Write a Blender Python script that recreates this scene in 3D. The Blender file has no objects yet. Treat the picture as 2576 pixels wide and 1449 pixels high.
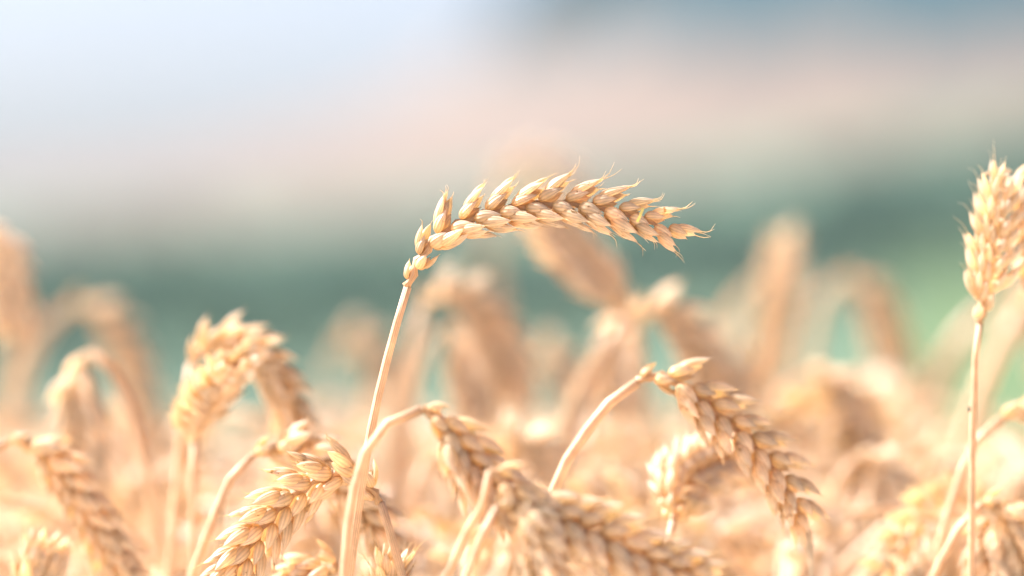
import bpy, math, random
import numpy as np
from mathutils import Vector

SC = bpy.context.scene
COL = SC.collection
R = math.radians
rng = np.random.default_rng(7)
random.seed(7)

# ------------------------------------------------------------------ camera, sky, sun, exposure
CAM_H = 0.86
FOCAL, FOCUS = 150.0, 1.125
cd = bpy.data.cameras.new("camera")
cam = bpy.data.objects.new("camera", cd)
COL.objects.link(cam)
cam.location = (0, 0, CAM_H)
cam.rotation_euler = (R(90), 0, 0)
cd.lens = FOCAL
cd.sensor_width = 36
cd.clip_start = 0.02
cd.clip_end = 20000
cd.dof.use_dof = True
cd.dof.focus_distance = FOCUS
cd.dof.aperture_fstop = 4.3
SC.camera = cam

SUN_AZ, SUN_EL = -73.0, 46.0          # azimuth from +Y towards +X
w = bpy.data.worlds.new("World")
SC.world = w
w.use_nodes = True
nt = w.node_tree
sky = nt.nodes.new("ShaderNodeTexSky")
sky.sky_type = 'NISHITA'
sky.sun_disc = False
sky.sun_elevation = R(SUN_EL)
sky.sun_rotation = R(SUN_AZ)
sky.air_density = 0.4
sky.dust_density = 4.0
sky.ozone_density = 1.0
bg = nt.nodes["Background"]
bg.inputs[1].default_value = 0.078
nt.links.new(sky.outputs[0], bg.inputs[0])

sd = bpy.data.lights.new("sun", 'SUN')
sd.energy = 4.1
sd.angle = R(0.5)
sd.color = (1.0, 0.97, 0.94)
sun = bpy.data.objects.new("sun", sd)
COL.objects.link(sun)
sdir = Vector((math.sin(R(SUN_AZ)) * math.cos(R(SUN_EL)), math.cos(R(SUN_AZ)) * math.cos(R(SUN_EL)), math.sin(R(SUN_EL))))
sun.rotation_euler = sdir.to_track_quat('Z', 'Y').to_euler()
sun.location = (-3, 2, 5)

SC.view_settings.view_transform = 'Standard'
SC.view_settings.look = 'None'
SC.view_settings.exposure = 2.03
SC.view_settings.gamma = 1
SC.render.engine = 'CYCLES'
SC.cycles.use_denoising = True
SC.cycles.max_bounces = 14
SC.cycles.diffuse_bounces = 9
SC.cycles.transmission_bounces = 8
SC.cycles.volume_bounces = 1
SC.cycles.caustics_reflective = False
SC.cycles.caustics_refractive = False

# ------------------------------------------------------------------ materials
def newmat(name):
    m = bpy.data.materials.new(name)
    m.use_nodes = True
    t = m.node_tree
    t.nodes.clear()
    return m, t, t.nodes, t.links

def N(nodes, kind, **kw):
    n = nodes.new(kind)
    for k, v in kw.items():
        setattr(n, k, v)
    return n

def ramp(nodes, stops):
    r = nodes.new("ShaderNodeValToRGB")
    e = r.color_ramp.elements
    while len(e) < len(stops):
        e.new(0.5)
    for q, (p, c) in zip(e, stops):
        q.position = p
        q.color = (*c, 1)
    return r

def straw_material(name, base, tip, trans, veins, tfac, spots=0.0):
    """dry straw / husk: attribute 'husk' holds (along, around, random)"""
    m, t, ns, ln = newmat(name)
    out = N(ns, "ShaderNodeOutputMaterial")
    at = N(ns, "ShaderNodeAttribute", attribute_name="husk")
    sep = N(ns, "ShaderNodeSeparateXYZ")
    ln.new(at.outputs["Vector"], sep.inputs[0])
    rp = ramp(ns, [(0.0, base), (0.45, [(a * .6 + b * .4) for a, b in zip(base, tip)]), (1.0, tip)])
    ln.new(sep.outputs[0], rp.inputs[0])
    geo = N(ns, "ShaderNodeTexCoord")
    no = N(ns, "ShaderNodeTexNoise")
    no.inputs["Scale"].default_value = 260
    no.inputs["Detail"].default_value = 4
    ln.new(geo.outputs["Object"], no.inputs["Vector"])
    mr = N(ns, "ShaderNodeMapRange")
    for i, v in enumerate((0.3, 0.72, 0.78, 1.14)):
        mr.inputs[1 + i].default_value = v
    ln.new(no.outputs[0], mr.inputs[0])
    mr2 = N(ns, "ShaderNodeMapRange")
    mr2.inputs[3].default_value = 0.86
    mr2.inputs[4].default_value = 1.12
    ln.new(sep.outputs[2], mr2.inputs[0])
    mul = N(ns, "ShaderNodeMath", operation='MULTIPLY')
    ln.new(mr.outputs[0], mul.inputs[0])
    ln.new(mr2.outputs[0], mul.inputs[1])
    # veins run lengthwise: a sine of the coordinate that goes round the husk, broken up by noise
    va = N(ns, "ShaderNodeMath", operation='MULTIPLY_ADD')
    ln.new(sep.outputs[1], va.inputs[0])
    va.inputs[1].default_value = veins
    ln.new(no.outputs[0], va.inputs[2])
    vs = N(ns, "ShaderNodeMath", operation='SINE')
    ln.new(va.outputs[0], vs.inputs[0])
    vm = N(ns, "ShaderNodeMapRange")
    for i, v in enumerate((-1.0, 1.0, 0.82, 1.05)):
        vm.inputs[1 + i].default_value = v
    ln.new(vs.outputs[0], vm.inputs[0])
    mul2 = N(ns, "ShaderNodeMath", operation='MULTIPLY')
    ln.new(mul.outputs[0], mul2.inputs[0])
    ln.new(vm.outputs[0], mul2.inputs[1])
    hs = N(ns, "ShaderNodeMix", data_type='RGBA', blend_type='MULTIPLY')
    hs.inputs[0].default_value = 1
    ln.new(rp.outputs[0], hs.inputs[6])
    ln.new(mul2.outputs[0], hs.inputs[7])
    col = hs.outputs[2]
    if spots:
        sn = N(ns, "ShaderNodeTexNoise")
        sn.inputs["Scale"].default_value = 900
        sn.inputs["Detail"].default_value = 2
        ln.new(geo.outputs["Object"], sn.inputs["Vector"])
        sn2 = N(ns, "ShaderNodeTexNoise")
        sn2.inputs["Scale"].default_value = 120
        ln.new(geo.outputs["Object"], sn2.inputs["Vector"])
        ad = N(ns, "ShaderNodeMath", operation='MULTIPLY')
        ln.new(sn.outputs[0], ad.inputs[0])
        ln.new(sn2.outputs[0], ad.inputs[1])
        sr = ramp(ns, [(spots, (0, 0, 0)), (spots + .03, (1, 1, 1))])
        ln.new(ad.outputs[0], sr.inputs[0])
        sm = N(ns, "ShaderNodeMix", data_type='RGBA')
        ln.new(sr.outputs[0], sm.inputs[0])
        ln.new(col, sm.inputs[6])
        sm.inputs[7].default_value = (0.10, 0.055, 0.03, 1)
        col = sm.outputs[2]
    bu = N(ns, "ShaderNodeBump")
    bu.inputs["Strength"].default_value = 0.55
    bu.inputs["Distance"].default_value = 0.00016
    ln.new(vs.outputs[0], bu.inputs["Height"])
    pb = N(ns, "ShaderNodeBsdfPrincipled")
    pb.inputs["Roughness"].default_value = 0.38
    pb.inputs["Specular IOR Level"].default_value = 0.5
    ln.new(col, pb.inputs["Base Color"])
    ln.new(bu.outputs[0], pb.inputs["Normal"])
    tr = N(ns, "ShaderNodeBsdfTranslucent")
    tm = N(ns, "ShaderNodeMix", data_type='RGBA', blend_type='MULTIPLY')
    tm.inputs[0].default_value = 1
    tm.inputs[6].default_value = (*trans, 1)
    ln.new(mul2.outputs[0], tm.inputs[7])
    ln.new(tm.outputs[2], tr.inputs[0])
    ms = N(ns, "ShaderNodeMixShader")
    ms.inputs[0].default_value = tfac
    ln.new(pb.outputs[0], ms.inputs[1])
    ln.new(tr.outputs[0], ms.inputs[2])
    ln.new(ms.outputs[0], out.inputs[0])
    return m

HUSK = straw_material("husk", (0.83, 0.59, 0.325), (0.93, 0.86, 0.78), (0.98, 0.74, 0.40), 34.0, 0.54, spots=0.40)  # straw's own base-to-tip tone, plus amber recess shade deepened in the base colour
PALE = straw_material("lightened_husk", (0.88, 0.69, 0.47), (0.94, 0.89, 0.83), (0.99, 0.79, 0.51), 34.0, 0.56)  # paler husk copy: brightness for unlit blurred ears put into the colour
GREY = straw_material("weathered_husk", (0.76, 0.60, 0.45), (0.84, 0.78, 0.72), (0.95, 0.76, 0.56), 34.0, 0.50, spots=0.43)
STEM = straw_material("straw_stem", (0.64, 0.41, 0.23), (0.74, 0.54, 0.36), (0.95, 0.56, 0.26), 40.0, 0.28)
LEAF = straw_material("dry_leaf", (0.86, 0.73, 0.58), (0.88, 0.78, 0.66), (0.99, 0.85, 0.67), 60.0, 0.5)

def earth_material(name, c1, c2, scale, c3=None, scale2=1.0):
    m, t, ns, ln = newmat(name)
    out = N(ns, "ShaderNodeOutputMaterial")
    tc = N(ns, "ShaderNodeTexCoord")
    no = N(ns, "ShaderNodeTexNoise")
    no.inputs["Scale"].default_value = scale
    no.inputs["Detail"].default_value = 6
    ln.new(tc.outputs["Object"], no.inputs["Vector"])
    rp = ramp(ns, [(0.35, c1), (0.65, c2)])
    ln.new(no.outputs[0], rp.inputs[0])
    col = rp.outputs[0]
    if c3:
        n2 = N(ns, "ShaderNodeTexNoise")
        n2.inputs["Scale"].default_value = scale2
        ln.new(tc.outputs["Object"], n2.inputs["Vector"])
        r2 = ramp(ns, [(0.4, (0, 0, 0)), (0.6, (1, 1, 1))])
        ln.new(n2.outputs[0], r2.inputs[0])
        mx = N(ns, "ShaderNodeMix", data_type='RGBA')
        ln.new(r2.outputs[0], mx.inputs[0])
        ln.new(col, mx.inputs[6])
        mx.inputs[7].default_value = (*c3, 1)
        col = mx.outputs[2]
    pb = N(ns, "ShaderNodeBsdfPrincipled")
    pb.inputs["Roughness"].default_value = 0.9
    pb.inputs["Specular IOR Level"].default_value = 0.15
    ln.new(col, pb.inputs["Base Color"])
    ln.new(pb.outputs[0], out.inputs[0])
    return m

SOIL = earth_material("straw_littered_soil", (0.52, 0.40, 0.28), (0.72, 0.60, 0.44), 40)
MEADOW = earth_material("meadow_grass", (0.070, 0.112, 0.072), (0.088, 0.134, 0.080), 0.05, (0.066, 0.108, 0.076), 0.012)
LUSH = earth_material("lush_crop", (0.070, 0.112, 0.050), (0.086, 0.130, 0.056), 0.05)
STUBBLE = earth_material("stubble_field", (0.106, 0.077, 0.060), (0.133, 0.096, 0.075), 0.02, (0.122, 0.092, 0.076), 0.006)
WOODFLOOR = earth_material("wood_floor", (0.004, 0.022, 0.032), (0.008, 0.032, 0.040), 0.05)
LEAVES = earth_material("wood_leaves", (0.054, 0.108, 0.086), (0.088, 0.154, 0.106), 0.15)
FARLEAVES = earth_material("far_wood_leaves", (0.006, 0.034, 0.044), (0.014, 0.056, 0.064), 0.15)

# ------------------------------------------------------------------ terrain
K = 36.0 / FOCAL / 2576.0                 # slope per pixel of the 2576 px wide photograph
def at(px, py, D):
    return np.array([(px - 1288) * K * D, D, CAM_H - (py - 724.5) * K * D])

def smooth(a, b, x):
    t = np.clip((x - a) / (b - a), 0, 1)
    return t * t * (3 - 2 * t)

AXS = (np.array([-900, 0, 450, 900, 1150, 1400, 1700, 2576, 3600]) - 1288) * K
SKY_PY = np.array([520, 470, 410, 285, 150, -40, -240, -420, -480])
GRN_PY = np.array([565, 560, 552, 532, 502, 468, 428, 285, 215])
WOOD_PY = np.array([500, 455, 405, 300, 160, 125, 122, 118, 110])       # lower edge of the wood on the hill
def prof(tab, ax):
    return -(np.interp(ax, AXS, tab) - 724.5) * K

def ground_h(x, y):
    r = math.hypot(x, y)
    if r < 1e-6:
        return 0.0
    c = y / r
    near = -0.05 * max(0.0, r - 1.6) * smooth(0.1, 0.6, c)
    if r <= 1.6:
        near = 0.0
    if y < 200 or c < 0.3:
        return float(near if r < 260 else -11.0 * smooth(0.1, 0.6, c))
    ax = np.clip(x / y, -0.35, 0.35)
    ys = [200, 260, 640, 1500, 1600, 1900]
    g, k = prof(GRN_PY, ax), prof(SKY_PY, ax)
    n200 = -0.045 * (math.hypot(x, 200) - 3.2) if True else 0
    zs = [near if y < 260 else -9.0, -11.3, CAM_H + 640 * g, CAM_H + 1500 * k, CAM_H + 1500 * k + 4, CAM_H + 1500 * k - 30]
    f = np.interp(y, ys, zs)
    wgt = smooth(0.3, 0.6, c)
    return float(f * wgt + (-11.0) * smooth(0.1, 0.6, c) * (1 - wgt))

def finish(o, label=None, cat=None, group=None, kind=None):
    if label: o["label"] = label
    if cat: o["category"] = cat
    if group: o["group"] = group
    if kind: o["kind"] = kind
    return o

def build_ground():
    radii = [0.0, 0.5, 1, 1.6, 2.3, 3.2, 4.5, 6.5, 9, 12, 16, 22, 32, 46, 66, 95, 130, 170, 200, 230, 260, 300, 350, 410, 470, 520, 560, 600, 640,
             690, 750, 820, 900, 1000, 1100, 1200, 1300, 1400, 1500, 1600, 1700, 1800, 1900]
    ths = list(np.linspace(-20, 20, 81)) + list(np.linspace(24, 336, 79))
    ths = np.array(ths)
    vs = [(0, 0, 0)]
    fs, mi = [], []
    n = len(ths)
    for r in radii[1:]:
        for a in ths:
            x, y = r * math.sin(R(a)), r * math.cos(R(a))
            vs.append((x, y, ground_h(x, y)))
    def idx(i, j):
        return 1 + (i - 1) * n + j % n
    for j in range(n):
        fs.append((0, idx(1, j + 1), idx(1, j))); mi.append(0)
    for i in range(1, len(radii) - 1):
        for j in range(n):
            q = (idx(i, j), idx(i, j + 1), idx(i + 1, j + 1), idx(i + 1, j))
            fs.append(q)
            c = np.mean([vs[k] for k in q], axis=0)
            r = math.hypot(c[0], c[1])
            if r < 16:
                mi.append(0)
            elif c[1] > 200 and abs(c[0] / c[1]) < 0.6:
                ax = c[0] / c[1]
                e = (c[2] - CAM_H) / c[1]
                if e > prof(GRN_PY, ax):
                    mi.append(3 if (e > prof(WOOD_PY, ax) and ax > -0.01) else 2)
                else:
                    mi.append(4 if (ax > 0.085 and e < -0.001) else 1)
            else:
                mi.append(1)
    me = bpy.data.meshes.new("ground")
    me.from_pydata(vs, [], fs)
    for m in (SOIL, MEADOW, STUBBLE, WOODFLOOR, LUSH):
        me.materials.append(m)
    me.polygons.foreach_set("material_index", mi)
    me.polygons.foreach_set("use_smooth", [True] * len(fs))
    o = bpy.data.objects.new("ground", me)
    COL.objects.link(o)
    finish(o, "sloping ground from wheat soil down to the green valley and up the pale stubble hill", "ground", kind="structure")

build_ground()

def build_wood(name, label, spots, hmin, hmax, nleaf, mat):
    """a far wood: many crowns of small leaf clumps, plus trunks, in one mesh"""
    V, F = [], []
    for (x, y) in spots:
        z0 = ground_h(x, y)
        H = rng.uniform(hmin, hmax)
        rw = H * rng.uniform(0.32, 0.45)
        for k in range(5):                                     # trunk
            pass
        b = len(V)
        for zz, rr in ((z0 - .3, .28), (z0 + H * .6, .14)):
            for k in range(5):
                V.append((x + rr * math.cos(k * 1.2566), y + rr * math.sin(k * 1.2566), zz))
        for k in range(5):
            F.append((b + k, b + (k + 1) % 5, b + 5 + (k + 1) % 5, b + 5 + k))
        lobes = [(rng.normal(0, .38, 3) * (rw, rw, H * .22), rng.uniform(.45, .75)) for _ in range(7)]
        for k in range(nleaf):
            lc, lr = lobes[k % 7]
            d = rng.normal(0, 1, 3); d /= np.linalg.norm(d)
            c = np.array([x, y, z0 + H * .6]) + lc + d * (rw * lr, rw * lr, H * .3 * lr) * rng.uniform(.55, 1.05)
            u = rng.normal(0, 1, 3); u /= np.linalg.norm(u)
            v = np.cross(u, d); v /= (np.linalg.norm(v) + 1e-9)
            s = H * rng.uniform(.05, .10)
            b = len(V)
            V += [tuple(c - u * s), tuple(c + v * s * .8), tuple(c + u * s), tuple(c - v * s * .8)]
            F.append((b, b + 1, b + 2, b + 3))
    me = bpy.data.meshes.new(name)
    me.from_pydata(V, [], F)
    me.materials.append(mat)
    o = bpy.data.objects.new(name, me)
    COL.objects.link(o)
    finish(o, label, "wood", kind="stuff")

spots = []
for _ in range(900):                                    # trees on the far side of the valley, below the stubble
    ax = rng.uniform(-.19, .19)
    y = rng.uniform(330, 620)
    top = (ground_h(ax * y, y) + 10 - CAM_H) / y
    if top < prof(GRN_PY, ax) + .001 and top > prof(GRN_PY, ax) - .012:
        spots.append((ax * y, y))
spots = spots[:220]
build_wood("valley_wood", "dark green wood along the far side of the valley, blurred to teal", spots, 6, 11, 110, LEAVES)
spots = []
for _ in range(700):
    ax = rng.uniform(-.0, .2)
    y = rng.uniform(1180, 1520)
    if (ground_h(ax * y, y) - CAM_H) / y > prof(WOOD_PY, ax) - .002:
        spots.append((ax * y, y))
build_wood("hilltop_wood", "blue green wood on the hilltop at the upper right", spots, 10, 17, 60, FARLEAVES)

# ------------------------------------------------------------------ mesh helpers
def nrm(v):
    v = np.asarray(v, float)
    return v / (np.linalg.norm(v) + 1e-12)

class MB:
    """collects vertices, faces and the 'husk' attribute"""
    def __init__(s):
        s.v, s.f, s.a, s.n = [], [], [], 0
    def add(s, v, f, a):
        v = np.asarray(v, float)
        s.v.append(v)
        s.a.append(np.asarray(a, float))
        s.f += [tuple(int(i) + s.n for i in q) for q in f]
        s.n += len(v)
    def mesh(s, name, mat, origin=(0, 0, 0)):
        me = bpy.data.meshes.new(name)
        V = np.concatenate(s.v) - np.asarray(origin)
        me.from_pydata(V.tolist(), [], s.f)
        at_ = me.attributes.new("husk", 'FLOAT_VECTOR', 'POINT')
        at_.data.foreach_set("vector", np.concatenate(s.a).astype(np.float32).ravel())
        me.materials.append(mat)
        me.polygons.foreach_set("use_smooth", [True] * len(s.f))
        return me
    def obj(s, name, mat, parent=None, origin=(0, 0, 0)):
        o = bpy.data.objects.new(name, s.mesh(name, mat, origin))
        COL.objects.link(o)
        o.parent = parent
        return o

def catmull(P, n):
    """n points evenly spaced by arc length along a smooth curve through P"""
    P = np.asarray(P, float)
    Q = np.vstack([2 * P[0] - P[1], P, 2 * P[-1] - P[-2]])
    out = []
    for i in range(1, len(Q) - 2):
        p0, p1, p2, p3 = Q[i - 1], Q[i], Q[i + 1], Q[i + 2]
        # centripetal-like tangents keep uneven spacing smooth
        d0, d1, d2 = (np.linalg.norm(b - a) ** .5 + 1e-9 for a, b in ((p0, p1), (p1, p2), (p2, p3)))
        m1 = d1 * ((p1 - p0) / d0 - (p2 - p0) / (d0 + d1) + (p2 - p1) / d1)
        m2 = d1 * ((p2 - p1) / d1 - (p3 - p1) / (d1 + d2) + (p3 - p2) / d2)
        t = np.linspace(0, 1, 24, endpoint=False)[:, None]
        out.append((2 * t**3 - 3 * t**2 + 1) * p1 + (t**3 - 2 * t**2 + t) * m1 + (-2 * t**3 + 3 * t**2) * p2 + (t**3 - t**2) * m2)
    C = np.vstack(out + [P[-1:]])
    L = np.concatenate([[0], np.cumsum(np.linalg.norm(np.diff(C, axis=0), axis=1))])
    s = np.linspace(0, L[-1], n)
    return np.stack([np.interp(s, L, C[:, k]) for k in range(3)], axis=1), L[-1]

def frames(C, ref):
    """rotation-minimising frames along C: tangent T and side P"""
    T = np.gradient(C, axis=0)
    T /= np.linalg.norm(T, axis=1)[:, None] + 1e-12
    P = []
    p = np.cross(T[0], ref)
    if np.linalg.norm(p) < .2:
        p = np.cross(T[0], (0, 0, 1.0))
    p = nrm(p)
    for t in T:
        p = nrm(p - t * np.dot(p, t))
        P.append(p)
    return T, np.array(P)

def tube(mb, C, rad, nv=8, rnd=0.5, ridges=0.0):
    T, P = frames(C, (0, 1.0, 0))
    n = len(C)
    rad = np.broadcast_to(rad, (n,))
    ph = np.linspace(0, 2 * math.pi, nv, endpoint=False)
    v, a = [], []
    for i in range(n):
        B = np.cross(T[i], P[i])
        rr = rad[i] * (1 + ridges * np.cos(ph * 5))
        v.append(C[i] + np.outer(rr * np.cos(ph), P[i]) + np.outer(rr * np.sin(ph), B))
        a.append(np.stack([np.full(nv, i / (n - 1)), np.abs(ph / math.pi - 1), np.full(nv, rnd)], axis=1))
    f = [(i * nv + j, i * nv + (j + 1) % nv, (i + 1) * nv + (j + 1) % nv, (i + 1) * nv + j) for i in range(n - 1) for j in range(nv)]
    f.append(tuple(range(nv))[::-1])
    f.append(tuple((n - 1) * nv + j for j in range(nv)))
    mb.add(np.vstack(v), f, np.vstack(a))

PU = [0, .05, .14, .28, .44, .60, .74, .86, .94, 1.0]
PW = [.34, .58, .86, 1.0, .99, .87, .66, .38, .18, .05]

def husk(mb, o, d, nout, L, W, T, tip, nu=14, nv=12, bend=0.12, rnd=.5, tipbend=0.0):
    """a glume or lemma: boat-shaped, keeled, pointed, ending in a short awn"""
    d = nrm(d)
    nout = nrm(nout - d * np.dot(nout, d))
    s = np.cross(d, nout)
    us = np.linspace(0, 1, nu)
    ph = np.linspace(0, 2 * math.pi, nv, endpoint=False)
    v, a = [], []
    keel = rng.uniform(-.25, .25)
    for u in us:
        wq = np.interp(u, PU, PW)
        x = W * wq * np.cos(ph)
        sn = np.sin(ph)
        z = T * wq * np.where(sn > 0, sn, .45 * sn)
        kk = np.exp(-((np.cos(ph) - keel) / .22) ** 2) * (sn > 0)
        z = z + T * .16 * wq * kk
        z = z - bend * L * (u - .35) ** 2 + tipbend * L * max(0, u - .7) ** 2
        v.append(o + np.outer(np.full(nv, u * L), d) + np.outer(x, s) + np.outer(z, nout))
        a.append(np.stack([np.full(nv, u), ph / math.pi, np.full(nv, rnd)], axis=1))
    n = nu
    f = [(i * nv + j, i * nv + (j + 1) % nv, (i + 1) * nv + (j + 1) % nv, (i + 1) * nv + j) for i in range(n - 1) for j in range(nv)]
    f.append(tuple(range(nv))[::-1])
    mb.add(np.vstack(v), f, np.vstack(a))
    # awn
    e = o + d * L + nout * (-bend * L * .4225 + tipbend * L * .09)
    k = rng.normal(0, .18, 3)
    pts = [e - d * L * .03, e + d * tip * .5 + k * tip * .25, e + d * tip + (k + nout * .25 * tipbend * 4) * tip * .9]
    C, _ = catmull(pts, 5 if nu > 8 else 3)
    m = len(C)
    tube(mb, C, np.linspace(W * .085, W * .02, m), 5 if nu > 8 else 3, rnd)

def spikelet(mb, p, a, S, Nv, L, hi=True, awn=1.0, fl=3, open_=1.0, fat=1.0):
    """two glumes and the florets between them; a = axis, S = away from the rachis, Nv = to the ear's face"""
    nu, nv = (14, 12) if hi else (7, 6)
    r = rng.uniform
    Wb = L * .19 * fat
    order = [1, -1] if r() < .5 else [-1, 1]
    for sg in (1, -1):
        husk(mb, p + sg * Nv * L * .10, a + sg * Nv * (.30 * open_) + S * r(-.08, .02), sg * Nv * .85 + S * .45,
             L * r(.66, .76), Wb * r(.95, 1.1), L * .15, L * .05 * r(.6, 1.4), nu, nv, .18, r())
    for q, sg in enumerate(order[:1] if fl == 1 else order):
        husk(mb, p + a * L * (.13 + .08 * q) + sg * Nv * L * .07 + S * L * .10, a + sg * Nv * (.40 * open_ * r(.8, 1.2)) + S * (.22 * open_ * r(.6, 1.2)),
             sg * Nv * .75 + S * .65, L * r(.84, .98), Wb * r(.88, 1.0), L * .14, L * r(.10, .26) * awn, nu, nv, .14, r(), r(-.2, .5))
    if fl >= 3:
        sg = order[0] * r(.1, .9)
        husk(mb, p + a * L * .28 + S * L * .16, a + Nv * sg * .25 + S * (.32 * open_), S + Nv * sg * .4, L * r(.74, .88), Wb * .85, L * .14,
             L * r(.12, .30) * awn, nu, nv, .12, r(), r(0, .6))
    if fl >= 5:
        husk(mb, p + a * L * .52 + S * L * .20, a + Nv * order[0] * r(-.3, .3) + S * (.36 * open_), S, L * r(.62, .76), Wb * .72, L * .11,
             L * r(.14, .34) * awn, nu, nv, .08, r(), r(-.2, .6))
    if fl >= 4:
        husk(mb, p + a * L * .40 + S * L * .10, a - Nv * order[0] * .30 + S * (.25 * open_), S * .5 - Nv * order[0] * .6, L * r(.55, .68), Wb * .7, L * .11,
             L * r(.12, .28) * awn, nu, nv, .10, r())

def ear_spikelets(C, ref, roll, n, L, hi, awn, alpha, twist=0.0, fl=3, open_=1.0, fat=1.0, lead=True):
    """yields one mesh builder per spikelet of an ear that follows the curve C; nodes alternate left and right"""
    T, P = frames(C, np.asarray(ref, float))
    m = len(C)
    res = []
    for i in range(n):
        t = i / (n - 1)
        q = (.025 + t * .96) * (m - 1)
        k = int(min(q, m - 2)); fr = q - k
        c = C[k] * (1 - fr) + C[k + 1] * fr
        Tk, Pk = T[k], P[k]
        an = R(roll + twist * t)
        S0 = nrm(Pk * math.cos(an) + np.cross(Tk, Pk) * math.sin(an))
        S = S0 * (1 if i % 2 == 0 else -1)
        Nv = np.cross(Tk, S0)
        size = np.interp(t, [0, .05, .1, .17, .75, .9, 1], [.56, .70, .88, 1.0, .97, .86, .78])
        al = R(.72 * alpha * np.interp(t, [0, .06, .15, .7, 1], [.40, .55, 1.0, .9, .45]) * rng.uniform(.82, 1.18))
        if i == n - 1:
            al = 0.05
        a = nrm(Tk * math.cos(al) + S * math.sin(al) + rng.normal(0, .05, 3))
        mb = MB()
        nfl = fl if (.1 < t) else 2
        if t < .08 and lead:
            nfl = 1
        spikelet(mb, c + S * L * .10, a, S, Nv, L * size * rng.uniform(.95, 1.05), hi, awn * np.interp(t, [0, .5, 1], [.5, 1, 1.5]), nfl, open_, fat)
        res.append(mb)
    return res

def rachis(mb, C, ref, roll, n, r0):
    T, P = frames(C, np.asarray(ref, float))
    m = len(C)
    pts, rad = [], []
    for i in range(n * 2 - 1):
        t = i / (2 * n - 2)
        k = int(round(t * (m - 1)))
        S0 = P[k] * math.cos(R(roll)) + np.cross(T[k], P[k]) * math.sin(R(roll))
        zig = (1 if (i // 2) % 2 == 0 else -1) * (.45 if i % 2 == 0 else 0)
        pts.append(C[k] + S0 * zig * r0)
        rad.append(r0 * (1.12 if i % 2 == 0 else .8) * (1 - .5 * t))
    tube(mb, np.array(pts), np.array(rad), 7)

def blade(mb, pts, width, n=26, roll=0.0, curl=.35, nv=7, tip=True, twist=0.0):
    """a dry leaf: a thin strip, folded along its midrib, tapering to a point, with real thickness"""
    C, _ = catmull(pts, n)
    T, P = frames(C, (0, 1.0, 0))
    xs = np.linspace(-1, 1, nv)
    top, bot, aa = [], [], []
    r = rng.uniform()
    for i in range(n):
        t = i / (n - 1)
        an = R(roll + twist * t)
        B = np.cross(T[i], P[i])
        Pd = P[i] * math.cos(an) + B * math.sin(an)
        Bd = np.cross(T[i], Pd)
        wv = width * .5 * (min(1, .55 + 3 * t) * (1 - max(0, (t - .45) / .55) ** 1.6 * .96) if tip else 1)
        off = curl * wv * xs ** 2
        base = C[i] + np.outer(xs * wv, Pd) + np.outer(off, Bd)
        th = 0.00013
        top.append(base + Bd * th)
        bot.append(base - Bd * th)
        aa.append(np.stack([np.full(nv, t), (xs + 1) * .5, np.full(nv, r)], axis=1))
    v = np.vstack(top + bot)
    a = np.vstack(aa + aa)
    o = n * nv
    f = []
    for i in range(n - 1):
        for j in range(nv - 1):
            q = i * nv + j
            f.append((q, q + 1, q + nv + 1, q + nv))
            f.append((o + q, o + q + nv, o + q + nv + 1, o + q + 1))
        for j in (0, nv - 1):
            q = i * nv + j
            f.append((q, q + nv, o + q + nv, o + q) if j == 0 else (q, o + q, o + q + nv, q + nv))
    mb.add(v, f, a)

def to_ground(p0, p1, lim=.16):
    """carry a stem from its lowest drawn point down to the soil"""
    d = nrm(p0 - p1)
    sx = np.clip(d[0] / max(.05, -d[2]), -lim, lim)
    sy = np.clip(d[1] / max(.05, -d[2]), -lim, lim)
    z = p0[2]
    pts = []
    for f in (1.0, .75, .45, .22):
        h = z * (1 - f)
        pts.append(p0 + np.array([sx * h * (1 - .35 * (1 - f)), sy * h * .5, -h]))
    pts.append(p0 + np.array([sx * z * .62, sy * z * .35, -z + .0]))
    pts[-1][2] = ground_h(pts[-1][0], pts[-1][1]) - .004
    return pts[::-1][:-1]

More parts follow.
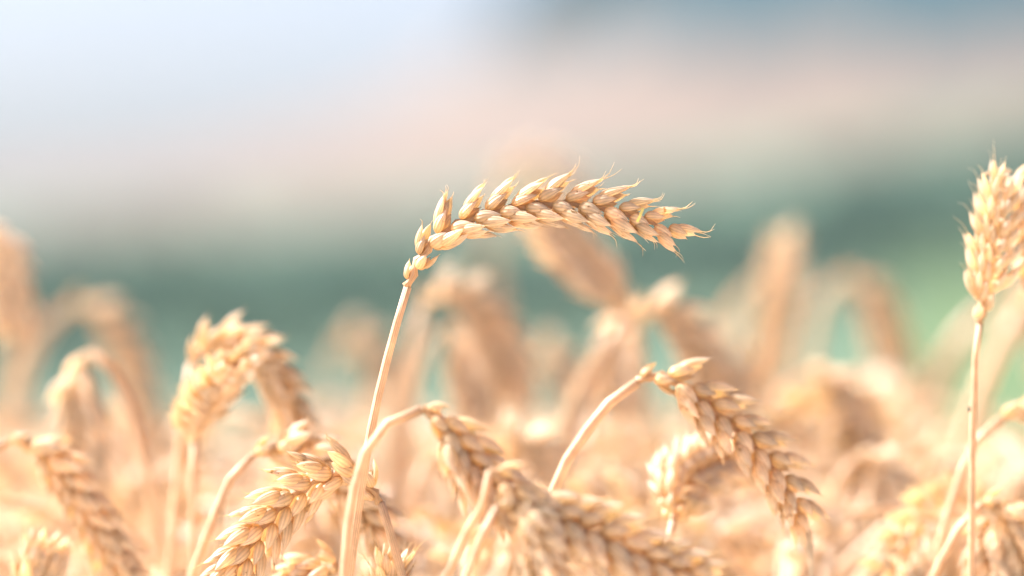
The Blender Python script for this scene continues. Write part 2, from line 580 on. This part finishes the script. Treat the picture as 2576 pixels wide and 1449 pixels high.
PLANTS = "wheat stalks of the ripe field"
def wheat(label, stem, ear, D, roll=15, n=19, L=.0105, parts=True, hi=True, awn=1.0, alpha=28, r_top=.0011, r_low=.0016, twist=0, fl=3,
          leaves=(), depth=None, open_=1.0, fat=1.0, mat=None, cat="wheat stalk", name="wheat_stalk", edepth=0.0):
    """stem, ear: points of the photograph (2576 wide) at distance D; depth adds metres along the stem, edepth along the ear"""
    sp = [at(x, y, D) for x, y in stem]
    if depth:
        sp = [p + np.array([0, depth * i / max(1, len(sp) - 1), 0]) for i, p in enumerate(sp)]
    ep = [at(x, y, D) for x, y in ear]
    off = np.array([0, depth or 0, 0])
    ep = [p + off + np.array([0, edepth * i / max(1, len(ep) - 1), 0]) for i, p in enumerate(ep)]
    full = to_ground(sp[0], sp[1]) + sp
    base = np.array(full[0])
    e = bpy.data.objects.new(name, None)
    COL.objects.link(e)
    e.empty_display_size = .02
    e.location = base
    finish(e, label, cat, PLANTS)
    C, Ls = catmull(full + [ep[0]], 90)
    u = np.linspace(0, 1, 90)
    rad = np.interp(u, [0, .55, .8, 1], [.0021, .0019, r_low, r_top]) * 1.0
    mb = MB()
    tube(mb, C, rad, 14 if hi else 9, .5, .03)
    st = mb.obj("stem", STEM, e, base)
    for kz in (.30, .58):                        # the knots of the straw
        i = int(kz * 89)
        kb = MB()
        tube(kb, C[i - 1:i + 2], [rad[i] * 1.02, rad[i] * 1.35, rad[i] * 1.02], 12, .2)
        kb.obj("stem_knot", STEM, st, base)
    EC, _ = catmull(ep, 64)
    V = (0, 1.0, 0)
    rb = MB()
    rachis(rb, EC, V, roll, n, .00115)
    col = MB()
    sps = ear_spikelets(EC, V, roll, n, L, hi, awn, alpha, twist, fl, open_, fat)
    if parts:
        eo = rb.obj("ear", STEM, e, base)
        for s in sps:
            s.obj("spikelet", mat or HUSK, eo, base)
    else:
        for s in sps:
            s_n = rb.n
            rb.v += s.v; rb.a += s.a
            rb.f += [tuple(i + s_n for i in q) for q in s.f]
            rb.n += s.n
        rb.obj("ear", mat or PALE, e, base)
    for lf in leaves:
        lb = MB()
        pts = [at(x, y, D + (dz if len(lf["p"][0]) == 3 else 0)) for x, y, *zz in lf["p"] for dz in [zz[0] if zz else 0]]
        blade(lb, pts, lf.get("w", .006), 26, lf.get("roll", 0), lf.get("curl", .35), twist=lf.get("twist", 0))
        lb.obj("leaf", LEAF, e, base)
    return e

# ------------------------------------------------------------------ the stalks one can tell apart
# the sharp one
wheat("sharp ripe wheat stalk in the middle, its ear arching right against the blurred hill",
      [(876, 1470), (905, 1250), (940, 1050), (975, 900), (1004, 795), (1022, 735)],
      [(1026, 722), (1036, 692), (1055, 655), (1084, 614), (1128, 578), (1200, 545), (1300, 522), (1400, 512), (1500, 520), (1585, 542), (1645, 563), (1690, 584)],
      1.125, roll=-26, n=23, L=.0094, awn=1.35, alpha=29, r_top=.00105, r_low=.00145, fl=5, twist=6, fat=1.03, open_=.72)
# sharp ear at lower left, bowed to the left
wheat("sharp wheat stalk at lower left, its ear bowed left behind two crossing stems",
      [(1040, 1560), (1012, 1449), (985, 1350), (962, 1272)],
      [(958, 1264), (935, 1232), (905, 1202), (860, 1192), (800, 1208), (735, 1250), (678, 1310), (620, 1390), (575, 1470), (545, 1530)],
      1.135, roll=-25, n=22, L=.0102, alpha=36, fl=5, awn=1.2, open_=.95, fat=1.0)
# crossing stem in front of the main one
wheat("softly blurred wheat stalk arching across the front of the sharp main stem",
      [(862, 1500), (882, 1290), (912, 1155), (958, 1082), (1010, 1042), (1056, 1030)],
      [(1060, 1030), (1092, 1045), (1130, 1085), (1175, 1150), (1225, 1215), (1290, 1275), (1350, 1330)],
      1.08, roll=-25, n=17, L=.0108, alpha=30, awn=.7, r_top=.0012, r_low=.0013)
wheat("big blurred ear in the foreground at lower centre, sloping right, on a kinked stem",
      [(1085, 1560), (1130, 1440), (1170, 1345), (1208, 1292), (1222, 1235), (1232, 1190)],
      [(1234, 1182), (1252, 1188), (1290, 1235), (1350, 1275), (1430, 1310), (1520, 1350), (1610, 1395), (1700, 1432), (1760, 1455)],
      1.075, roll=-22, n=20, L=.0115, alpha=34, awn=1.0, depth=-.01)
wheat("blurred foreground ear at lower centre hanging straight down below the big sloping ear",
      [(1140, 1560), (1178, 1440), (1212, 1350), (1245, 1285)],
      [(1252, 1275), (1280, 1270), (1320, 1310), (1345, 1380), (1362, 1460), (1372, 1560)],
      1.065, roll=40, n=17, L=.011, alpha=30, awn=.7)
# right drooping ear
wheat("plump nodding wheat stalk right of centre, its ear sloping down to the right",
      [(1330, 1400), (1385, 1255), (1430, 1152), (1495, 1060), (1555, 992), (1600, 965)],
      [(1604, 962), (1640, 945), (1690, 955), (1760, 1005), (1830, 1060), (1895, 1115), (1950, 1180), (1990, 1245), (2015, 1295)],
      1.16, roll=-20, n=18, L=.0108, alpha=33, awn=.6, r_top=.0014, r_low=.0017,
      leaves=[dict(p=[(2010, 1290), (2030, 1340), (2038, 1400), (2042, 1470)], w=.0022, curl=.3)])
wheat("short ear seen nearly end on, curling away behind the plump nodding ear",
      [(1655, 1480), (1682, 1370), (1692, 1318)],
      [(1694, 1308), (1700, 1272), (1715, 1240), (1742, 1210), (1785, 1188), (1835, 1176), (1900, 1180)],
      1.175, roll=40, n=20, L=.0112, alpha=46, awn=.7, edepth=.045, open_=1.3)
# behind the sharp lower left ear
wheat("blurred wheat stalk at lower left arching over right behind the sharp bowed ear",
      [(470, 1500), (500, 1400), (544, 1287), (566, 1230), (594, 1180), (630, 1150)],
      [(636, 1147), (672, 1134), (746, 1135), (822, 1190), (880, 1240), (929, 1297), (975, 1388)],
      1.185, roll=30, n=17, L=.0105, alpha=28, awn=.8,
      leaves=[dict(p=[(568, 1228), (560, 1270), (554, 1330), (548, 1420), (545, 1500)], w=.0028, curl=.6)])
wheat("torn ragged ear tip poking up beside the thin stem at the bottom edge",
      [(1010, 1640), (1000, 1600)], [(998, 1590), (985, 1520), (984, 1470), (990, 1425)],
      1.14, roll=30, n=11, L=.0085, alpha=24, awn=2.2)
wheat("small blurred ear peeping over the bottom edge left of the crossing stems",
      [(905, 1600), (885, 1500), (862, 1440)], [(856, 1432), (830, 1422), (790, 1440), (745, 1480), (700, 1540)],
      1.16, roll=20, n=15, L=.01, alpha=30, awn=.8)
# left group
wheat("blurred wheat stalk left of centre, its broad ear bent in a hoop",
      [(415, 1520), (432, 1400), (450, 1180), (462, 1030), (478, 930)],
      [(482, 918), (510, 878), (560, 862), (620, 875), (670, 920), (710, 990), (740, 1070), (756, 1120)],
      1.245, roll=62, n=24, L=.0112, alpha=40, fat=.8, awn=.8, r_top=.0014, r_low=.0017)
wheat("blurred upright ear with bright dotted husks below the tight hoop, left of centre",
      [(486, 1560), (487, 1400), (488, 1250), (490, 1120)],
      [(491, 1108), (498, 1070), (515, 1030), (540, 990), (565, 955), (590, 925), (610, 905)],
      1.225, roll=40, n=20, L=.0106, alpha=42, awn=.6, edepth=-.03, mat=PALE)
wheat("blurred ear hanging from a bowed stem at the left, pale on its left side",
      [(420, 1480), (392, 1300), (355, 1120), (310, 980), (262, 905), (232, 885)],
      [(226, 884), (208, 900), (198, 950), (200, 1020), (206, 1090), (216, 1160), (228, 1220)],
      1.30, roll=20, n=18, L=.011, alpha=30, awn=.6, parts=False, hi=False, r_top=.0017, r_low=.002)
wheat("very blurred tall hooped wheat stalk at the far left, arching over the hanging ear",
      [(20, 1250), (38, 1060), (62, 920), (110, 820), (160, 780)],
      [(168, 777), (205, 765), (255, 790), (300, 850), (332, 930), (355, 1020), (372, 1090)],
      1.62, roll=20, n=17, L=.0115, parts=False, hi=False, r_top=.002, r_low=.0022,
      leaves=[dict(p=[(20, 1080), (45, 960), (80, 870), (140, 800), (210, 770)], w=.009)])
wheat("blurred ear hanging down at the left edge, cut off by the picture's side",
      [(-190, 1200), (-150, 900), (-110, 720), (-70, 600), (-40, 580)],
      [(-36, 578), (-12, 590), (8, 640), (20, 700), (28, 760), (32, 820)],
      1.42, roll=20, n=17, L=.011, parts=False, hi=False)
wheat("softly blurred ear at lower left sloping down right from the picture's edge",
      [(-150, 1560), (-110, 1330), (-70, 1190), (-30, 1135), (10, 1115)],
      [(16, 1113), (50, 1110), (95, 1130), (145, 1175), (195, 1240), (240, 1310), (275, 1385), (320, 1450), (350, 1490)],
      1.205, roll=30, n=20, L=.0105, alpha=26, awn=.5)
wheat("small pale ear at the bottom left corner pointing up",
      [(70, 1640), (78, 1540)], [(80, 1525), (88, 1480), (100, 1435), (112, 1400)],
      1.19, roll=40, n=12, L=.0105, alpha=32, awn=.5)
# behind the main ear
wheat("blurred ear leaning up to the left right behind the sharp main ear",
      [(1405, 1290), (1428, 1120), (1462, 1000), (1520, 880), (1575, 812)],
      [(1582, 802), (1566, 775), (1540, 740), (1505, 700), (1465, 655), (1425, 610), (1388, 568), (1365, 540)],
      1.37, roll=20, n=20, L=.0118, alpha=36, parts=False, hi=False, r_top=.0018, r_low=.0026,
      leaves=[dict(p=[(1405, 1290), (1425, 1110), (1462, 985), (1530, 865), (1610, 790)], w=.0075)])
wheat("blurred ear nodding right below the leaning ear, its husks in bright discs",
      [(1480, 1300), (1492, 1100), (1505, 960), (1530, 860), (1580, 800)],
      [(1588, 794), (1640, 775), (1690, 800), (1735, 855), (1775, 910), (1815, 965), (1850, 1030)],
      1.38, roll=25, n=18, L=.0115, alpha=34, parts=False, hi=False)
wheat("blurred ear hanging straight down in the middle of the cluster right of centre",
      [(1740, 1300), (1735, 1050), (1712, 880), (1680, 800), (1650, 775)],
      [(1642, 773), (1605, 790), (1580, 840), (1568, 900), (1566, 960), (1568, 1010)],
      1.40, roll=25, n=18, L=.0115, alpha=34, parts=False, hi=False)
wheat("blurred hooped ear behind the main stem, its top edge lit in bright discs",
      [(985, 1300), (1000, 1130), (1020, 980), (1040, 860), (1062, 785)],
      [(1064, 776), (1085, 748), (1125, 738), (1170, 755), (1210, 795), (1245, 850), (1275, 915), (1300, 985)],
      1.43, roll=22, n=19, L=.0122, alpha=36, parts=False, hi=False, r_top=.0018, r_low=.0024,
      leaves=[dict(p=[(960, 1330), (990, 1100), (1015, 950), (1060, 800)], w=.007)])
wheat("blurred pale ear hanging down inside the hooped ear behind the main stem",
      [(1010, 1300), (1030, 1050), (1055, 920), (1085, 850), (1110, 828)],
      [(1116, 826), (1140, 838), (1162, 880), (1178, 930), (1190, 980), (1198, 1040)],
      1.44, roll=35, n=16, L=.0115, alpha=34, parts=False, hi=False)
wheat("hugely blurred tall stalk rising behind the main ear, its top a faint pale disc",
      [(1262, 1250), (1252, 1000), (1240, 800), (1235, 640), (1250, 530)],
      [(1254, 520), (1285, 455), (1335, 425), (1385, 440), (1425, 490), (1450, 540)],
      2.1, roll=20, n=17, L=.0115, parts=False, hi=False, r_top=.002, r_low=.002,
      leaves=[dict(p=[(1270, 1150), (1252, 950), (1236, 760), (1232, 600)], w=.012)])
# right group
wheat("hugely blurred upright ear standing right of centre against the green valley",
      [(1900, 1450), (1910, 1200), (1922, 1060)], [(1924, 1045), (1932, 960), (1944, 870), (1955, 780), (1965, 690), (1972, 610)],
      1.66, roll=20, n=20, L=.0118, alpha=30, parts=False, hi=False,
      leaves=[dict(p=[(1740, 1100), (1785, 900), (1850, 760), (1925, 670)], w=.008)])
wheat("hugely blurred hooped stalk on the right, a pale arch with green showing through",
      [(2050, 1400), (2035, 1050), (2040, 860), (2070, 740), (2105, 700)],
      [(2110, 698), (2150, 702), (2195, 760), (2228, 840), (2250, 920), (2262, 1000)],
      1.72, roll=20, n=17, L=.0118, parts=False, hi=False, r_top=.002, r_low=.002)
wheat("blurred ear drooping from a pale rounded top, darker orange along its right side",
      [(1880, 1450), (1905, 1200), (1935, 1050), (1975, 965), (2020, 940)],
      [(2028, 937), (2070, 935), (2105, 985), (2130, 1050), (2160, 1120), (2190, 1190), (2215, 1260)],
      1.40, roll=30, n=19, L=.0115, alpha=34, parts=False, hi=False,
      leaves=[dict(p=[(1800, 1250), (1860, 1150), (1940, 1050), (2030, 985)], w=.003)])
wheat("upright wheat stalk at the right edge with an open feathery ear, nearly sharp",
      [(2443, 1560), (2444, 1400), (2446, 1150), (2450, 1000), (2456, 880), (2464, 825)],
      [(2466, 812), (2472, 770), (2482, 710), (2491, 650), (2501, 585), (2510, 525), (2518, 472)],
      1.165, roll=30, n=15, L=.0096, alpha=27, awn=1.7, fl=4, open_=1.25, fat=.56, mat=PALE, r_top=.0009, r_low=.0012,
      leaves=[dict(p=[(2545, 432), (2520, 428), (2490, 434), (2464, 444)], w=.0014, curl=.2)])
wheat("ear hanging at the very right edge beside the feathery upright ear",
      [(2720, 1500), (2715, 1000), (2700, 600), (2660, 430), (2620, 395)],
      [(2634, 393), (2618, 410), (2612, 470), (2614, 540), (2620, 620), (2626, 700)],
      1.18, roll=25, n=16, L=.011, alpha=32, awn=.8)
wheat("bowed pale stalk at lower right whose curved top leaves the right edge",
      [(2310, 1560), (2345, 1440), (2388, 1290), (2432, 1160), (2480, 1080), (2516, 1056)],
      [(2520, 1054), (2560, 1035), (2610, 1045), (2660, 1095), (2700, 1170), (2730, 1250)],
      1.215, roll=25, n=16, L=.011, alpha=32, awn=.7, r_top=.0014, r_low=.0016)
wheat("drooping ear at the lower right corner on a slanting stem",
      [(2300, 1560), (2350, 1449), (2395, 1360), (2438, 1295), (2465, 1272)],
      [(2470, 1268), (2498, 1268), (2535, 1310), (2565, 1370), (2590, 1440), (2605, 1500)],
      1.19, roll=30, n=16, L=.011, alpha=32, awn=.6, r_top=.0012, r_low=.0014)
wheat("small drooping pale ear at the lower right corner below the crossed ear",
      [(2600, 1600), (2590, 1480), (2560, 1350), (2525, 1310)],
      [(2520, 1308), (2500, 1320), (2492, 1370), (2500, 1430), (2512, 1490)],
      1.195, roll=35, n=13, L=.0105, alpha=34, awn=.5)
wheat("hugely blurred stem curving up to the right beside the feathery upright ear",
      [(2290, 1300), (2320, 1050), (2380, 900), (2450, 810), (2500, 770)],
      [(2508, 764), (2560, 745), (2610, 790), (2640, 870), (2655, 950)],
      1.66, roll=20, n=16, L=.0115, parts=False, hi=False, r_top=.0025, r_low=.003,
      leaves=[dict(p=[(2300, 1150), (2335, 1000), (2400, 880), (2490, 790)], w=.009)])
wheat("blurred stem slanting up to the right edge behind the feathery upright ear",
      [(2340, 1500), (2395, 1250), (2450, 1040), (2510, 890), (2570, 780)],
      [(2575, 772), (2610, 740), (2650, 760), (2680, 830), (2695, 910)],
      1.45, roll=20, n=16, L=.0115, parts=False, hi=False, r_top=.0028, r_low=.0032)
wheat("blurred pale ear slanting down to the left near the bottom right",
      [(2420, 1560), (2440, 1350), (2425, 1220), (2385, 1165), (2350, 1165)],
      [(2344, 1166), (2305, 1190), (2265, 1240), (2230, 1300), (2195, 1360), (2155, 1430)],
      1.34, roll=30, n=18, L=.0115, alpha=32, parts=False, hi=False)
wheat("blurred ear with a round bright disc, drooping between nodding ear and upright stem",
      [(2060, 1560), (2080, 1300), (2110, 1200), (2150, 1150)],
      [(2156, 1148), (2190, 1150), (2220, 1200), (2240, 1270), (2255, 1340)],
      1.33, roll=35, n=17, L=.0112, alpha=34, parts=False, hi=False)
wheat("blurred ear of bright round discs below the hooped ear, just right of the main stem",
      [(1040, 1560), (1035, 1350), (1045, 1230), (1065, 1170)],
      [(1068, 1164), (1095, 1145), (1130, 1165), (1155, 1215), (1170, 1280), (1178, 1350)],
      1.33, roll=45, n=17, L=.0112, alpha=38, parts=False, hi=False)
wheat("blurred ear rising just above the big foreground ear at lower centre",
      [(1350, 1560), (1330, 1400), (1305, 1270), (1290, 1200)],
      [(1289, 1192), (1280, 1160), (1290, 1130), (1330, 1125), (1370, 1160), (1395, 1220)],
      1.32, roll=30, n=16, L=.0112, alpha=34, parts=False, hi=False)

wheat("hugely blurred round topped ear left of the sharp main stem against the green",
      [(760, 1500), (775, 1200), (800, 1000), (835, 900)],
      [(840, 892), (880, 862), (925, 875), (955, 930), (975, 1000), (985, 1070)],
      1.78, roll=30, n=17, L=.0118, alpha=34, parts=False, hi=False)
wheat("hugely blurred ear between the hooped ear and the nodding cluster, in a dark green gap",
      [(1290, 1500), (1300, 1200), (1315, 1020), (1335, 930)],
      [(1340, 922), (1370, 900), (1405, 925), (1430, 985), (1445, 1050)],
      1.7, roll=30, n=17, L=.0118, alpha=34, parts=False, hi=False)
wheat("hugely blurred ear leaning right in the gap before the hugely blurred upright ear",
      [(1690, 1500), (1705, 1200), (1730, 1020)],
      [(1734, 1010), (1755, 950), (1790, 905), (1830, 900), (1860, 940), (1880, 1000)],
      1.75, roll=30, n=17, L=.0118, alpha=34, parts=False, hi=False)

# ------------------------------------------------------------------ the crowd of blurred stalks behind
NP = 0
def proto(kind):
    global NP
    """one loose stalk standing at the origin: kind sets how far the ear nods"""
    z = .80
    lean = rng.uniform(-.02, .02)
    top = np.array([lean, 0, z - .10])
    if kind == 0:      # nodding
        arc = [(0, 0), (.010, .035), (.030, .056), (.060, .060)]
        ear = [(.064, .0595), (.085, .052), (.105, .035), (.120, .010), (.130, -.02)]
    elif kind == 1:    # hooked, ear hanging
        arc = [(0, 0), (.006, .040), (.018, .060), (.030, .064)]
        ear = [(.033, .064), (.046, .056), (.054, .035), (.058, .008), (.060, -.025)]
    elif kind == 2:    # sloping
        arc = [(0, 0), (.012, .03), (.03, .05)]
        ear = [(.033, .052), (.055, .06), (.08, .06), (.105, .052), (.125, .04)]
    else:              # upright
        arc = [(0, -.06), (.004, -.03)]
        ear = [(.005, -.025), (.010, .0), (.017, .022), (.026, .043), (.035, .062)]
    sp = [np.array([0, 0, -.004]), np.array([lean * .3, .005, .25]), np.array([lean * .6, .004, .5])]
    sp += [top + (a, 0, b) for a, b in arc]
    ep = [top + (a, rng.normal(0, .002), b) for a, b in ear]
    e = bpy.data.objects.new("wheat_stalk", None)
    COL.objects.link(e)
    e.empty_display_size = .02
    C, _ = catmull(sp + [ep[0]], 46)
    mb = MB()
    tube(mb, C, np.interp(np.linspace(0, 1, 46), [0, .6, 1], [.002, .0018, .0012]), 7)
    mb.obj("stem", STEM, e)
    EC, _ = catmull(ep, 40)
    rb = MB()
    roll = rng.uniform(0, 90)
    rachis(rb, EC, (0, 1.0, 0), roll, 17, .0009)
    for s in ear_spikelets(EC, (0, 1.0, 0), roll, 17, .0112, False, .7, 34, 0, 3):
        k = rb.n
        rb.v += s.v; rb.a += s.a
        rb.f += [tuple(i + k for i in q) for q in s.f]
        rb.n += s.n
    rb.obj("ear", (HUSK, PALE, PALE, GREY)[NP % 4], e)
    NP += 1
    lb = MB()
    sg = rng.choice([-1, 1])
    blade(lb, [(lean * .6, 0, .52), (sg * .02, .005, .60), (sg * .06, .01, .665), (sg * .11, .015, .66), (sg * .14, .02, .60)], .007, 18, rng.uniform(-30, 30))
    lb.obj("leaf", LEAF, e)
    for q in range(2):                              # narrow curled leaf blades at ear height
        a, h, wd = rng.uniform(0, 6.28), rng.uniform(.60, .68), rng.uniform(.0022, .004)
        dv = np.array([math.cos(a), math.sin(a), 0])
        b0 = np.array([lean * .8, .003, h])
        lb = MB()
        blade(lb, [b0, b0 + dv * .012 + (0, 0, .05), b0 + dv * .035 + (0, 0, .085), b0 + dv * .065 + (0, 0, .085 - q * .02), b0 + dv * .09 + (0, 0, .05 - q * .03)], wd, 16, rng.uniform(-40, 40), .8, 5, twist=rng.uniform(-60, 60))
        lb.obj("leaf", LEAF, e)
    return e, max(p[2] for p in ep + sp)

def copy_tree(o, parent=None):
    c = o.copy()
    COL.objects.link(c)
    c.parent = parent
    for ch in o.children:
        copy_tree(ch, c)
    return c

PROTOS = [proto(k) for k in (0, 1, 2, 3, 0, 1, 2, 0)]
USED = set()
def crowd(px, py, D, label):
    """one stalk of the crowd whose highest point stands at px, py of the photograph at distance D"""
    k = int(rng.integers(0, len(PROTOS)))
    src, top = PROTOS[k]
    p = at(px, py, D)
    g = ground_h(p[0], p[1])
    if k in USED:
        o = copy_tree(src)
    else:
        o = src
        USED.add(k)
    s = (p[2] - g) / top
    o.scale = (s, s, s)
    o.location = (p[0], p[1], g)
    o.rotation_euler = (0, 0, rng.uniform(-math.pi, math.pi))
    finish(o, label, "wheat stalk", "blurred wheat stalks in the crowd behind")

for i in range(46):
    crowd(-60 + 2700 * ((i + rng.uniform(0, 1)) / 46), rng.uniform(1200, 1430), rng.uniform(1.28, 1.46),
          "blurred straw coloured wheat stalk in the crowd close behind the sharper ears")
for i in range(100):
    crowd(-80 + 2740 * ((i + rng.uniform(0, 1)) / 100), rng.uniform(1010, 1280), rng.uniform(1.42, 1.9),
          "strongly blurred wheat stalk in the crowd standing further back in the field")
for i in range(60):
    crowd(-100 + 2780 * ((i + rng.uniform(0, 1)) / 60), rng.uniform(1040, 1250), rng.uniform(1.9, 2.7),
          "wheat stalk melted to a soft peach haze at the back of the crowd")
for k, (src, top) in enumerate(PROTOS):
    if k not in USED:
        for ch in list(src.children):
            bpy.data.objects.remove(ch)
        bpy.data.objects.remove(src)

# ------------------------------------------------------------------ the rest of the crop: one mass
def build_crop():
    n1, n2 = 1300, 1700
    D = np.concatenate([np.sqrt(rng.uniform(2.7**2, 6.0**2, n1)), np.sqrt(rng.uniform(6.0**2, 15.5**2, n2))])
    X = D * rng.uniform(-.21, .21, len(D))
    V, F, A = [], [], []
    nb = 0
    for x, y in zip(X, D):
        g = ground_h(x, y)
        H = .785 + rng.normal(0, .016)
        az = rng.uniform(0, 2 * math.pi)
        dx = np.array([math.cos(az), math.sin(az), 0])
        b = np.array([x, y, g])
        r = .0017
        st = [b, b + (0, 0, H * .6), b + (0, 0, H * .92) + dx * .004, b + (0, 0, H) + dx * .025]
        for q in st:
            for k in range(3):
                V.append(q + r * np.array([math.cos(k * 2.094), math.sin(k * 2.094), 0]))
                A.append((.5, k / 3, .5))
        for i in range(3):
            for k in range(3):
                F.append((nb + i * 3 + k, nb + i * 3 + (k + 1) % 3, nb + i * 3 + 3 + (k + 1) % 3, nb + i * 3 + 3 + k))
        nb += 12
        droop = rng.uniform(-.5, 1.6)
        p = st[-1]
        side = np.array([-dx[1], dx[0], 0])
        ang = .3
        rn = rng.uniform()
        for i in range(12):
            ang -= droop / 12 * 1.3
            t = dx * math.cos(ang) + np.array([0, 0, math.sin(ang)])
            up = np.cross(side, t)
            S = up * (1 if i % 2 else -1)
            a = nrm(t + S * .5)
            c = p + S * .002
            L, W = .0125, .0032
            bb = np.cross(a, side)
            m = c + a * L * .4
            for q, u in ((c, 0), (m + side * W, .4), (m + bb * W, .4), (m - side * W, .4), (m - bb * W, .4), (c + a * L, 1)):
                V.append(q); A.append((u, .5, rn))
            for k in range(4):
                F.append((nb, nb + 1 + (k + 1) % 4, nb + 1 + k))
                F.append((nb + 5, nb + 1 + k, nb + 1 + (k + 1) % 4))
            nb += 6
            p = p + t * .0068
    mb = MB()
    mb.add(np.array(V), F, np.array(A))
    o = mb.obj("wheat_crop", HUSK)
    finish(o, "far part of the wheat crop melting into a soft straw coloured mass", "crop", kind="stuff")
build_crop()

# ------------------------------------------------------------------ small things
def plain(name, col, rough=.6):
    m, t, ns, ln = newmat(name)
    out = N(ns, "ShaderNodeOutputMaterial")
    pb = N(ns, "ShaderNodeBsdfPrincipled")
    no = N(ns, "ShaderNodeTexNoise")
    no.inputs["Scale"].default_value = 500
    rp = ramp(ns, [(.3, [c * .8 for c in col]), (.7, col)])
    ln.new(no.outputs[0], rp.inputs[0])
    ln.new(rp.outputs[0], pb.inputs["Base Color"])
    pb.inputs["Roughness"].default_value = rough
    ln.new(pb.outputs[0], out.inputs[0])
    return m

mb = MB()
blade(mb, [at(1618, 524, 1.1165), at(1611, 541, 1.1160), at(1603, 558, 1.1165)], .0007, 10, 0, .3, 5, tip=False)
finish(mb.obj("straw_fragment", plain("yellow_straw", (.72, .58, .18))), "tiny yellow straw splinter lying across the sharp ear near its tip", "straw")


mb = MB()
c0 = at(2438, 1030, 1.163)
tube(mb, np.array([c0 + (0, 0, -.0007), c0 + (0, 0, -.0003), c0 + (0, 0, .0002), c0 + (-.0001, 0, .0005), c0 + (-.0002, 0, .0008)]), [.00015, .00042, .00036, .0002, .00022], 8)
for k in (-1, 0, 1):
    for sy in (-1, 1):
        tube(mb, np.array([c0 + (0, 0, k * .0003), c0 + (.0003, sy * .0004, k * .0004), c0 + (.0007, sy * .0005, k * .0006)]), .00005, 4)
finish(mb.obj("insect", plain("dark_shell", (.05, .04, .03), .35)), "tiny dark insect clinging to the upright stem near the right edge", "insect")

# ------------------------------------------------------------------ the hazy summer air between the field and the hill
HAZE_DENSITY = 0.00009
def build_haze():
    x0, x1, y0, y1, z0, z1 = -1950, 1950, -1950, 1950, -70, 200
    v = [(x, y, z) for z in (z0, z1) for y in (y0, y1) for x in (x0, x1)]
    f = [(0, 2, 3, 1), (4, 5, 7, 6), (0, 1, 5, 4), (2, 6, 7, 3), (0, 4, 6, 2), (1, 3, 7, 5)]
    me = bpy.data.meshes.new("haze")
    me.from_pydata(v, [], f)
    m, t, ns, ln = newmat("haze")
    out = N(ns, "ShaderNodeOutputMaterial")
    pv = N(ns, "ShaderNodeVolumePrincipled")
    pv.inputs["Color"].default_value = (.72, .86, .95, 1)
    pv.inputs["Density"].default_value = HAZE_DENSITY
    pv.inputs["Anisotropy"].default_value = 0.2
    ln.new(pv.outputs[0], out.inputs["Volume"])
    me.materials.append(m)
    o = bpy.data.objects.new("haze", me)
    COL.objects.link(o)
    finish(o, "pale summer haze filling the air over the field, valley and hill", "haze", kind="stuff")
build_haze()
